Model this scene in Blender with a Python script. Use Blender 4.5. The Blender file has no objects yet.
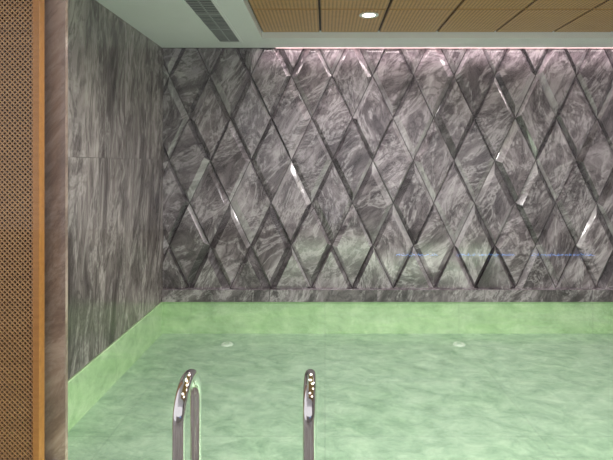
import bpy, bmesh, math, random
from mathutils import Vector
random.seed(7)
S=bpy.context.scene
try: S.view_settings.view_transform='Standard'
except Exception: pass
E=1.5; F=516.0; D=5.8
XL=-1.82; XR=4.4; ZC=1.30; ZT=1.36; ZW=-1.53; ZP=-1.90

# ---------- helpers ----------
def link(o,parent=None):
    S.collection.objects.link(o)
    if parent: o.parent=parent
    return o
def empty(name):
    return link(bpy.data.objects.new(name,None))
def bm_box(bm,x0,x1,y0,y1,z0,z1,mi=0):
    v=[bm.verts.new((x,y,z+E)) for x in (x0,x1) for y in (y0,y1) for z in (z0,z1)]
    fs=[]
    for q in ((0,1,3,2),(4,6,7,5),(0,4,5,1),(2,3,7,6),(0,2,6,4),(1,5,7,3)):
        f=bm.faces.new([v[i] for i in q]); f.material_index=mi; fs.append(f)
    return fs
def uvproj(bm,faces,off=(0,0)):
    uv=bm.loops.layers.uv.verify()
    for f in faces:
        f.normal_update(); n=f.normal
        a=max(range(3),key=lambda i:abs(n[i]))
        for l in f.loops:
            c=l.vert.co
            p={0:(c.y,c.z),1:(c.x,c.z),2:(c.x,c.y)}[a]
            l[uv].uv=(p[0]+off[0],p[1]+off[1])
def finish(name,bm,mats,parent=None,smooth=False,bevel=0,recalc=True):
    if recalc: bmesh.ops.recalc_face_normals(bm,faces=bm.faces)
    me=bpy.data.meshes.new(name); bm.to_mesh(me); bm.free()
    for m in mats: me.materials.append(m)
    if smooth:
        for p in me.polygons: p.use_smooth=True
    o=link(bpy.data.objects.new(name,me),parent)
    if bevel:
        b=o.modifiers.new('bevel','BEVEL'); b.width=bevel; b.segments=2
    return o
def box(name,x0,x1,y0,y1,z0,z1,mat,parent=None,bevel=0):
    bm=bmesh.new(); fs=bm_box(bm,x0,x1,y0,y1,z0,z1)
    bmesh.ops.recalc_face_normals(bm,faces=bm.faces)
    uvproj(bm,fs)
    return finish(name,bm,[mat],parent,bevel=bevel)
def nt(name):
    m=bpy.data.materials.new(name); m.use_nodes=True
    n=m.node_tree.nodes; n.clear()
    out=n.new('ShaderNodeOutputMaterial')
    return m,n,m.node_tree.links,out
def ramp(n,stops):
    r=n.new('ShaderNodeValToRGB'); e=r.color_ramp.elements
    e[0].position=stops[0][0]; e[0].color=(*stops[0][1],1)
    e[1].position=stops[-1][0]; e[1].color=(*stops[-1][1],1)
    for p,c in stops[1:-1]:
        k=e.new(p); k.color=(*c,1)
    return r
def noise(n,l,vec,scale,detail=8,rough=.6,dist=0):
    t=n.new('ShaderNodeTexNoise'); t.inputs['Scale'].default_value=scale
    t.inputs['Detail'].default_value=detail; t.inputs['Roughness'].default_value=rough
    t.inputs['Distortion'].default_value=dist
    l.new(vec,t.inputs['Vector']); return t.outputs['Fac']
def mapping(n,l,vec,rot=0,scale=(1,1,1)):
    a=n.new('ShaderNodeMapping'); a.inputs['Rotation'].default_value=(0,0,rot)
    l.new(vec,a.inputs['Vector'])
    b=n.new('ShaderNodeMapping'); b.inputs['Scale'].default_value=scale
    l.new(a.outputs[0],b.inputs['Vector']); return b.outputs[0]
def mix(n,l,f,a,b,mode='MIX'):
    m=n.new('ShaderNodeMix'); m.data_type='RGBA'; m.blend_type=mode
    if isinstance(f,float): m.inputs[0].default_value=f
    else: l.new(f,m.inputs[0])
    for k,v in ((6,a),(7,b)):
        if isinstance(v,tuple): m.inputs[k].default_value=(*v,1)
        else: l.new(v,m.inputs[k])
    return m.outputs[2]
def marble(name,dark,mid,light,vein,rot,stretch=.3,rough=.16,scale=2.6,veinamt=.8,crack=.6,ior=1.5):
    m,n,l,out=nt(name)
    uv=n.new('ShaderNodeUVMap').outputs[0]
    v=mapping(n,l,uv,rot,(1,stretch,1))
    f=noise(n,l,v,scale,14,.70,1.0)
    r=ramp(n,[(.34,dark),(.44,tuple(a*.5+b*.5 for a,b in zip(dark,mid))),(.51,mid),(.58,tuple((a+b)/2 for a,b in zip(light,mid))),(.68,light)]); l.new(f,r.inputs[0])
    f2=noise(n,l,v,scale*1.1,13,.68,1.3)
    s=n.new('ShaderNodeMath'); s.operation='SUBTRACT'; l.new(f2,s.inputs[0]); s.inputs[1].default_value=.53
    a=n.new('ShaderNodeMath'); a.operation='ABSOLUTE'; l.new(s.outputs[0],a.inputs[0])
    vr=ramp(n,[(.0,(veinamt,)*3),(.015,(veinamt*.45,)*3),(.05,(0,0,0))]); l.new(a.outputs[0],vr.inputs[0])
    c=mix(n,l,vr.outputs[0],r.outputs[0],vein)
    f3=noise(n,l,v,scale*1.7,12,.68,1.2)
    s3=n.new('ShaderNodeMath'); s3.operation='SUBTRACT'; l.new(f3,s3.inputs[0]); s3.inputs[1].default_value=.45
    a3=n.new('ShaderNodeMath'); a3.operation='ABSOLUTE'; l.new(s3.outputs[0],a3.inputs[0])
    dr=ramp(n,[(.0,(crack,)*3),(.045,(0,0,0))]); l.new(a3.outputs[0],dr.inputs[0])
    c=mix(n,l,dr.outputs[0],c,dark)
    f4=noise(n,l,uv,1.1,2,.5,0)
    gr=ramp(n,[(.3,(.80,)*3),(.7,(1.2,)*3)]); l.new(f4,gr.inputs[0])
    c=mix(n,l,1.0,c,gr.outputs[0],'MULTIPLY')
    p=n.new('ShaderNodeBsdfPrincipled'); l.new(c,p.inputs['Base Color'])
    p.inputs['Roughness'].default_value=rough; p.inputs['IOR'].default_value=ior
    l.new(p.outputs[0],out.inputs[0]); return m
def plain(name,col,rough=.5,metal=0,var=.06,scale=8,bump=0):
    m,n,l,out=nt(name)
    tc=n.new('ShaderNodeTexCoord').outputs['Object']
    f=noise(n,l,tc,scale,4)
    r=ramp(n,[(.3,tuple(c*(1-var) for c in col)),(.7,tuple(min(1,c*(1+var)) for c in col))]); l.new(f,r.inputs[0])
    p=n.new('ShaderNodeBsdfPrincipled'); l.new(r.outputs[0],p.inputs['Base Color'])
    p.inputs['Roughness'].default_value=rough; p.inputs['Metallic'].default_value=metal
    l.new(p.outputs[0],out.inputs[0]); return m
def emis(name,col,st):
    m,n,l,out=nt(name); e=n.new('ShaderNodeEmission')
    e.inputs[0].default_value=(*col,1); e.inputs[1].default_value=st
    l.new(e.outputs[0],out.inputs[0]); return m
def wood(name,c1,c2,rough=.45,dots=False):
    m,n,l,out=nt(name)
    tc=n.new('ShaderNodeTexCoord').outputs['Object']
    v=mapping(n,l,tc,0,(3,30,30))
    f=noise(n,l,v,1.2,6)
    r=ramp(n,[(.3,c1),(.7,c2)]); l.new(f,r.inputs[0]); c=r.outputs[0]
    if dots:
        vo=n.new('ShaderNodeTexVoronoi'); vo.inputs['Scale'].default_value=30; vo.inputs['Randomness'].default_value=0
        l.new(tc,vo.inputs['Vector'])
        d=ramp(n,[(.28,(.25,)*3),(.36,(1,1,1))]); l.new(vo.outputs['Distance'],d.inputs[0])
        c=mix(n,l,1.0,c,d.outputs[0],'MULTIPLY')
    p=n.new('ShaderNodeBsdfPrincipled'); l.new(c,p.inputs['Base Color']); p.inputs['Roughness'].default_value=rough
    l.new(p.outputs[0],out.inputs[0]); return m

# ---------- materials ----------
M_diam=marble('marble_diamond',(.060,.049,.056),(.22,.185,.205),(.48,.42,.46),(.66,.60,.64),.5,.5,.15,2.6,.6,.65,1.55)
M_bev_glint=marble('marble_bevel_painted_glint',(.16,.14,.15),(.36,.32,.35),(.60,.55,.59),(.72,.68,.70),.5,.5,.10,2.6,.5,.3,1.7)  # lighter copy of the marble: bevel glints painted into the colour
M_bev_shade=marble('marble_bevel_painted_shade',(.035,.028,.032),(.10,.085,.095),(.22,.19,.21),(.4,.36,.39),.5,.5,.12,2.6,.4,.5,1.55)  # darker copy of the marble: shaded bevels painted into the colour
M_left=marble('marble_left',(.065,.052,.052),(.235,.20,.198),(.50,.44,.43),(.66,.60,.59),.16,.25,.17,2.8,.5,.65)
M_pier=marble('marble_pier',(.22,.155,.125),(.42,.31,.25),(.60,.48,.41),(.66,.56,.49),.75,.35,.2,3.5,.3,.5)
M_grout=plain('groove_dark',(.06,.05,.055),.5)
M_white=plain('ceiling_paint',(.86,.85,.89),.7,var=.02)
M_wood=wood('ceiling_wood',(.52,.28,.11),(.66,.38,.16),.45,True)
M_gap=plain('ceiling_gap',(.03,.02,.010),.7)
M_gold=wood('frame_wood',(.46,.20,.05),(.60,.28,.08),.35)
M_lat=wood('lattice_wood',(.42,.24,.10),(.56,.33,.14),.35)
M_latb=plain('lattice_backing',(.025,.012,.008),.8)
M_chrome=plain('chrome',(.82,.80,.80),.07,1.0,.02)
M_vent=plain('vent_metal',(.42,.43,.45),.4,.3)
M_ventd=plain('vent_dark',(.05,.05,.055),.6)
M_deck=marble('deck_stone',(.12,.10,.09),(.25,.22,.2),(.4,.36,.33),(.5,.5,.5),.4,.5,.4,3)
M_rear=plain('rear_plaster',(.30,.28,.27),.8)

# pool stone
def poolstone(name,c0,c1,c2,mort,sc=3.5):
    m,n,l,out=nt(name)
    uv=n.new('ShaderNodeUVMap').outputs[0]
    f=noise(n,l,mapping(n,l,uv,.3,(1,1.3,1)),sc,14,.8,.4)
    r=ramp(n,[(.36,c0),(.5,c1),(.62,c2)]); l.new(f,r.inputs[0])
    br=n.new('ShaderNodeTexBrick'); br.offset=0; br.inputs['Scale'].default_value=1; br.inputs['Brick Width'].default_value=1.5; br.inputs['Row Height'].default_value=.9
    br.inputs['Mortar Size'].default_value=.005; br.inputs['Color1'].default_value=(1,1,1,1); br.inputs['Color2'].default_value=(.95,.97,.95,1); br.inputs['Mortar'].default_value=(mort,mort,mort,1)
    l.new(uv,br.inputs['Vector'])
    c=mix(n,l,1.0,r.outputs[0],br.outputs['Color'],'MULTIPLY')
    p=n.new('ShaderNodeBsdfPrincipled'); l.new(c,p.inputs['Base Color']); p.inputs['Roughness'].default_value=.6
    l.new(p.outputs[0],out.inputs[0]); return m
M_pool=poolstone('pool_stone_floor',(.31,.44,.33),(.51,.66,.52),(.72,.84,.70),.84,4.5)
M_pools=poolstone('pool_stone_side',(.42,.60,.34),(.62,.80,.50),(.80,.94,.66),.85,4.0)

# water
m,n,l,out=nt('pool_water'); M_water=m
tc=n.new('ShaderNodeTexCoord').outputs['Object']
f=noise(n,l,tc,3.0,3,.5,.3)
b=n.new('ShaderNodeBump'); b.inputs['Strength'].default_value=.2; b.inputs['Distance'].default_value=.05; l.new(f,b.inputs['Height'])
t=n.new('ShaderNodeBsdfTransparent'); t.inputs[0].default_value=(.905,.975,.915,1)
df=n.new('ShaderNodeBsdfDiffuse'); df.inputs[0].default_value=(.66,.82,.68,1)
m0=n.new('ShaderNodeMixShader'); l.new(t.outputs[0],m0.inputs[1]); l.new(df.outputs[0],m0.inputs[2])
# suspended haze; caustic-like ripple light painted in as its density variation
fz=noise(n,l,mapping(n,l,tc,.2,(1,1.6,1)),1.6,4,.55,.8)
hz=ramp(n,[(.35,(.04,)*3),(.68,(.20,)*3)]); l.new(fz,hz.inputs[0]); l.new(hz.outputs[0],m0.inputs[0])
g=n.new('ShaderNodeBsdfGlossy'); g.inputs['Roughness'].default_value=.05; l.new(b.outputs[0],g.inputs['Normal'])
fr=n.new('ShaderNodeLayerWeight'); fr.inputs[0].default_value=.15
mp=n.new('ShaderNodeMath'); mp.operation='MULTIPLY_ADD'; l.new(fr.outputs['Fresnel'],mp.inputs[0]); mp.inputs[1].default_value=.7; mp.inputs[2].default_value=.03; mp.use_clamp=True
ms=n.new('ShaderNodeMixShader'); l.new(mp.outputs[0],ms.inputs[0]); l.new(m0.outputs[0],ms.inputs[1]); l.new(g.outputs[0],ms.inputs[2])
l.new(ms.outputs[0],out.inputs[0])
# glass
m,n,l,out=nt('clear_glass'); M_glass=m
t=n.new('ShaderNodeBsdfTransparent'); t.inputs[0].default_value=(.985,.995,.99,1)
g=n.new('ShaderNodeBsdfGlossy'); g.inputs['Roughness'].default_value=.01
ms=n.new('ShaderNodeMixShader'); ms.inputs[0].default_value=.012
l.new(t.outputs[0],ms.inputs[1]); l.new(g.outputs[0],ms.inputs[2]); l.new(ms.outputs[0],out.inputs[0])

# ---------- back wall ----------
wb=box('wall_back',XL-.2,XR+.2,D+.045,D+.2,ZP-.1,ZC+.3,M_grout)
DW=.46; DH=.96
z0,z1=-1.40,ZC-.0
bm=bmesh.new(); uvl=bm.loops.layers.uv.verify()
nx=int((XR-XL)/DW*2)+4
for i in range(-1,nx):
    for j in range(-1,9):
        if (i+j)%2: continue
        cx=XL+.06+i*DW/2; cz=z0+j*DH/2
        g=.004
        base=[(0,DH/2-g*2),(DW/2-g,0),(0,-DH/2+g*2),(-DW/2+g,0)]
        k=random.uniform(.77,.86)
        sx=random.choice([-1,1])*random.uniform(.35,.95); 
        sh=(1-k)*.5
        dx=sx*sh*DW/2*.95; dz=random.choice([-1,1])*sh*DH/2*.9*random.uniform(.4,1)
        tx=-sx*random.uniform(.3,1.2); tz=random.uniform(-1,1)
        vb=[bm.verts.new((cx+a,D+.045,cz+c+E)) for a,c in base]
        vm=[]; vt=[]
        for a,c in base:
            vm.append(bm.verts.new((cx+a,D+.034,cz+c+E)))
            h=.5+.5*tx*(a/(DW/2))+.4*tz*(c/(DH/2))
            vt.append(bm.verts.new((cx+a*k+dx,D+.014-.034*h,cz+c*k+dz+E)))
        fs=[bm.faces.new((vt[0],vt[1],vt[2])),bm.faces.new((vt[0],vt[2],vt[3]))]
        for q in range(4):
            w=(q+1)%4
            fs.append(bm.faces.new((vb[q],vb[w],vm[w],vm[q])))
            fb=bm.faces.new((vm[q],vm[w],vt[w],vt[q])); fs.append(fb)
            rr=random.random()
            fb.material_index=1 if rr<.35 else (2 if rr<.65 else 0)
        ox,oy=random.uniform(0,60),random.uniform(0,60)
        ang=random.choice([0,0,.5,-.5,math.pi])
        ca,sa=math.cos(ang),math.sin(ang)
        for f in fs:
            for lp in f.loops:
                co=lp.vert.co; u=co.x-cx; v=co.z-cz-E
                lp[uvl].uv=(u*ca-v*sa+ox,u*sa+v*ca+oy)
def clip(co,no):
    bmesh.ops.bisect_plane(bm,geom=bm.verts[:]+bm.edges[:]+bm.faces[:],plane_co=co,plane_no=no,clear_outer=True)
clip((0,0,z1+E),(0,0,1)); clip((0,0,z0+E),(0,0,-1)); clip((XL,0,0),(-1,0,0)); clip((XR,0,0),(1,0,0))
finish('diamond_cladding',bm,[M_diam,M_bev_glint,M_bev_shade],wb)
# plinth along back
bm=bmesh.new(); x=XL
while x<XR:
    w=min(1.2,XR-x)
    fs=bm_box(bm,x+.001,x+w-.001,D-.05,D+.05,ZW-.01,z0)
    bmesh.ops.recalc_face_normals(bm,faces=fs); uvproj(bm,fs,(random.uniform(0,50),random.uniform(0,50))); x+=w
finish('trim_back',bm,[M_diam],None,bevel=.004)

# ---------- left wall ----------
wl=box('wall_left',XL-.25,XL-.025,2.95,D+.2,ZW-.01,ZC+.3,M_grout)
bm=bmesh.new(); y=D+.04
ys=[D+.04]
k=D-.55
while k>2.95: ys.append(k); k-=.55
ys.append(2.95)
zs=[ZW,.05,ZC]
for a,b2 in zip(ys[:-1],ys[1:]):
    ou=random.uniform(0,50); ov=random.uniform(0,50)
    for c,d in zip(zs[:-1],zs[1:]):
        fs=bm_box(bm,XL-.025,XL,b2+.002,a-.002,c+.0015,d-.0015)
        bmesh.ops.recalc_face_normals(bm,faces=fs); uvproj(bm,fs,(ou+(.06 if c>0 else 0),ov))
finish('marble_slabs',bm,[M_left],wl)
box('wall_right',XR,XR+.2,-1.3,D+.2,ZP-.1,ZC+.3,M_left)
box('wall_rear',-3.2,XR+.2,-1.5,-1.3,-1.5,-.6,M_rear)

# ---------- pier ----------
box('wall_pier',-2.9,-1.308,2.60,2.625,ZP,ZC+.1,M_pier)

# ---------- pool ----------
pool=empty('swimming_pool')
box('pool_floor',XL-.2,XR+.2,2.0,D+.2,ZP-.12,ZP,M_pool,pool)
box('pool_side_back',XL,XR,D-.02,D+.045,ZP,ZW-.011,M_pools,pool)
box('pool_side_left',XL-.2,XL-.0,2.95,D,ZP,ZW-.011,M_pools,pool)
box('pool_side_near',-1.295,XR,2.02,2.12,ZP,ZW-.011,M_pools,pool)
bm=bmesh.new()
wv=[bm.verts.new((a,b,ZW-.018+E)) for a,b in ((-1.29,2.13),(XR-.005,2.13),(XR-.005,D-.025),(XL+.005,D-.025),(XL+.005,2.64),(-1.29,2.64))]
bm.faces.new(wv); finish('pool_water',bm,[M_water])
def disc(bm,cx,cy,z,r0,r1,h,mi,seg=32):
    a=[];b=[]
    for s in range(seg):
        t=2*math.pi*s/seg
        a.append(bm.verts.new((cx+r1*math.cos(t),cy+r1*math.sin(t),z+E)))
        b.append(bm.verts.new((cx+r0*math.cos(t),cy+r0*math.sin(t),z+h+E)))
    for s in range(seg):
        w=(s+1)%seg
        f=bm.faces.new((a[s],a[w],b[w],b[s])); f.material_index=mi
    f=bm.faces.new(b); f.material_index=mi
M_inlet=plain('inlet_plastic',(.94,.98,.94),.4)
M_inlet2=plain('inlet_core',(.6,.70,.6),.4)
for q,px in enumerate((227,459)):
    bm=bmesh.new(); cx=(px-325)/F*5.43
    disc(bm,cx,5.43,ZP,.055,.064,.012,0); disc(bm,cx,5.43,ZP+.012,.022,.026,.008,1)
    finish('pool_inlet' if q==0 else 'pool_inlet.001',bm,[M_inlet,M_inlet2])

# ---------- deck floor ----------
bm=bmesh.new()
fs=bm_box(bm,-3.2,XR+.2,-1.5,2.10,-1.7,-1.5)+bm_box(bm,-3.2,-1.33,2.10,2.60,-1.7,-1.5)
bmesh.ops.recalc_face_normals(bm,faces=bm.faces); uvproj(bm,fs)
finish('floor',bm,[M_deck])

# ---------- lattice screen ----------
ls=empty('lattice_screen')
box('backing',-2.6,-1.42,2.535,2.545,-1.5,ZC,M_latb,ls)
bm=bmesh.new()
X0,X1=-2.6,-1.41; Z0,Z1=-1.5,ZC
sp=.025; hw=.0034; 
def bars(sgn,y0,y1):
    L=(Z1-Z0)
    k=X0-L*1.0
    while k<X1+L:
        zA,zB=Z0,Z1
        f=lambda z:k+sgn*(z-Z0)
        if sgn>0: zA=max(zA,Z0+(X0-k)); zB=min(zB,Z0+(X1-k))
        else: zA=max(zA,Z0+(k-X1)); zB=min(zB,Z0+(k-X0))
        if zB-zA>.01:
            a=(f(zA),zA); b=(f(zB),zB)
            nx_,nz_=(hw*.707,-sgn*hw*.707)
            v=[]
            for yy in (y0,y1):
                for (px,pz) in (a,b):
                    for s in (1,-1):
                        v.append(bm.verts.new((px+s*nx_,yy,pz+s*nz_+E)))
            for q in ((0,1,3,2),(4,6,7,5),(0,2,6,4),(1,5,7,3)):
                bm.faces.new([v[i] for i in q])
        k+=sp
bars(1,2.518,2.526); bars(-1,2.516,2.524)
finish('lattice',bm,[M_lat],ls)
box('frame_post',-1.418,-1.385,2.50,2.55,-1.5,ZC,M_gold,ls,.003)

# ---------- ceiling ----------
TX=-63/F*5.34; TY=5.34
bm=bmesh.new()
bm_box(bm,-3.2,TX,-1.5,D-.03,ZC,ZC+.2); bm_box(bm,TX,XR+.1,TY,D-.03,ZC,ZC+.2)
bm_box(bm,TX,XR+.1,-1.5,.4,ZC,ZC+.2)
ce=finish('ceiling',bm,[M_white])
box('ceiling_tray',TX-.02,XR+.1,.38,TY+.02,ZT+.02,ZT+.06,M_gap,ce)
bm=bmesh.new(); PW=.60; PL=.80
x=TX+.004
while x<XR:
    y=TY-.004
    while y>.45:
        bm_box(bm,x+.010,min(x+PW,XR)-.010,max(y-PL,.42)+.016,y-.016,ZT,ZT+.02); y-=PL
    x+=PW
finish('wood_panels',bm,[M_wood],ce,bevel=.002)
M_led=emis('led_pink',(1,.66,.66),4.0)
lm=box('led_strip',TX+.1,XR-.05,D-.028,D-.012,ZC+.000,ZC+.012,M_led)
# vent
vent=empty('ceiling_vent')
vx0,vx1,vy0,vy1=-1.14,-.874,3.95,5.5
bm=bmesh.new(); fw=.028
for a in ((vx0,vx1,vy0,vy0+fw),(vx0,vx1,vy1-fw,vy1),(vx0,vx0+fw,vy0+fw,vy1-fw),(vx1-fw,vx1,vy0+fw,vy1-fw)):
    bm_box(bm,*a,ZC-.008,ZC)
finish('frame',bm,[M_white],vent)
box('grille_back',vx0+fw,vx1-fw,vy0+fw,vy1-fw,ZC-.002,ZC-.0005,M_ventd,vent)
bm=bmesh.new()
y=vy0+fw+.02
while y<vy1-fw-.01:
    bm_box(bm,vx0+fw,vx1-fw,y-.010,y+.012,ZC-.005,ZC-.003); y+=.045
bm_box(bm,(vx0+vx1)/2-.006,(vx0+vx1)/2+.006,vy0+fw,vy1-fw,ZC-.0078,ZC-.0028)
for yy in (4.45,4.97):
    bm_box(bm,vx0+fw,vx1-fw,yy-.02,yy+.02,ZC-.008,ZC-.0027)
finish('louvers',bm,[M_vent],vent)
# downlights
M_lamp=emis('lamp_disc',(1,.9,.75),14)
def downlight(i,x,y,power):
    nm='downlight' if i==0 else 'downlight.%03d'%i
    bm=bmesh.new()
    R0,R1=.060,.088; seg=32
    rings=[]
    for r_,z_ in ((R1,ZT-.001),(R1,ZT-.008),(R0,ZT-.008),(R0*.93,ZT-.001)):
        rings.append([bm.verts.new((x+r_*math.cos(2*math.pi*s/seg),y+r_*math.sin(2*math.pi*s/seg),z_+E)) for s in range(seg)])
    for a,b in zip(rings[:-1],rings[1:]):
        for s in range(seg):
            w=(s+1)%seg; bm.faces.new((a[s],a[w],b[w],b[s]))
    f=bm.faces.new(rings[-1]); f.material_index=1
    o=finish(nm,bm,[M_white,M_lamp])
    L=bpy.data.lights.new('spot','SPOT'); L.energy=power; L.spot_size=math.radians(160); L.spot_blend=.6; L.color=(1,.94,.94); L.shadow_soft_size=.06
    lo=bpy.data.objects.new('bulb',L); lo.location=(x,y,ZT-.03+E); link(lo,o)
k=0
for (x,y,pw) in ((.40,4.70,85),(3.4,4.70,45),(-.35,3.1,55),(.4,3.1,80),(1.8,3.1,70),(3.2,3.1,60),(.4,1.2,40),(2.2,1.2,40)):
    downlight(k,x,y,pw); k+=1
# general lights
def area(name,loc,rot,sx,sy,en,col):
    L=bpy.data.lights.new(name,'AREA'); L.shape='RECTANGLE'; L.size=sx; L.size_y=sy; L.energy=en; L.color=col
    o=bpy.data.objects.new(name,L); o.location=(loc[0],loc[1],loc[2]+E); o.rotation_euler=rot; link(o); return o
area('pool_fill_light',(.9,2.2,-1.72),(math.radians(90),0,0),4.0,.2,30,(.95,1,.82))  # added fill lamp out of view, brightens the pool and back band
area('cove_light',(1.8,D-.09,ZC-.012),(0,0,0),5.0,.03,12,(1,.82,.84))
# rear fixtures (seen as reflections in the glass)
M_blue=emis('blue_led',(.12,.35,1),14)
for q,(xa,xb) in enumerate(((.62,.98),(1.15,1.65),(1.8,2.35))):
    box('blue_led_strip' if q==0 else 'blue_led_strip.%03d'%q,xa,xb,-1.3,-1.285,-.80,-.788,M_blue)
# ---------- glass ----------
box('glass_partition',-1.37,XR,1.60,1.612,-1.5,ZC,M_glass)

# ---------- handrails ----------
def tube(name,pts,r,parent):
    cu=bpy.data.curves.new(name,'CURVE'); cu.dimensions='3D'; cu.bevel_depth=r; cu.bevel_resolution=8; cu.use_fill_caps=True
    sp=cu.splines.new('POLY'); sp.points.add(len(pts)-1)
    for i,p_ in enumerate(pts): sp.points[i].co=(p_[0],p_[1],p_[2]+E,1)
    cu.materials.append(M_chrome)
    me_o=bpy.data.objects.new(name,cu); link(me_o,parent)
    for s_ in cu.splines: s_.use_smooth=True
    return me_o
lad=empty('pool_ladder')
zt=-.838-.036; R=.13; yc=2.11
for nm,x in (('rail_left',-.56),('rail_right',-.061)):
    pts=[(x,yc-R-.03,-1.5)]
    pts.append((x,yc-R-.003,zt-R-.2))
    for s in range(0,25):
        t=math.pi-math.pi*s/24
        pts.append((x,yc+R*math.cos(t),zt-R+R*math.sin(t)))
    pts+=[(x,yc+R,-1.5),(x,yc+R,ZP+.05)]
    tube(nm,pts,.0255,lad)
    bm=bmesh.new(); disc(bm,x,yc-R-.03,-1.5,.04,.048,.015,0); finish('flange',bm,[M_chrome],lad)
for z in (-1.58,-1.78):
    box('tread',-.56,-.061,yc+R-.04,yc+R+.04,z,z+.025,M_chrome,lad,.004)

# ---------- world + camera ----------
w=bpy.data.worlds.new('world'); S.world=w; w.use_nodes=True
w.node_tree.nodes['Background'].inputs[0].default_value=(1,.95,1,1); w.node_tree.nodes['Background'].inputs[1].default_value=1.0
cam=bpy.data.cameras.new('camera'); co=bpy.data.objects.new('camera',cam); link(co)
co.location=(0,0,E); co.rotation_euler=(math.radians(90),0,0)
cam.sensor_width=36; cam.lens=36*F/613; cam.shift_x=-18.5/613; cam.shift_y=-66/613
cam.clip_start=.05
S.camera=co
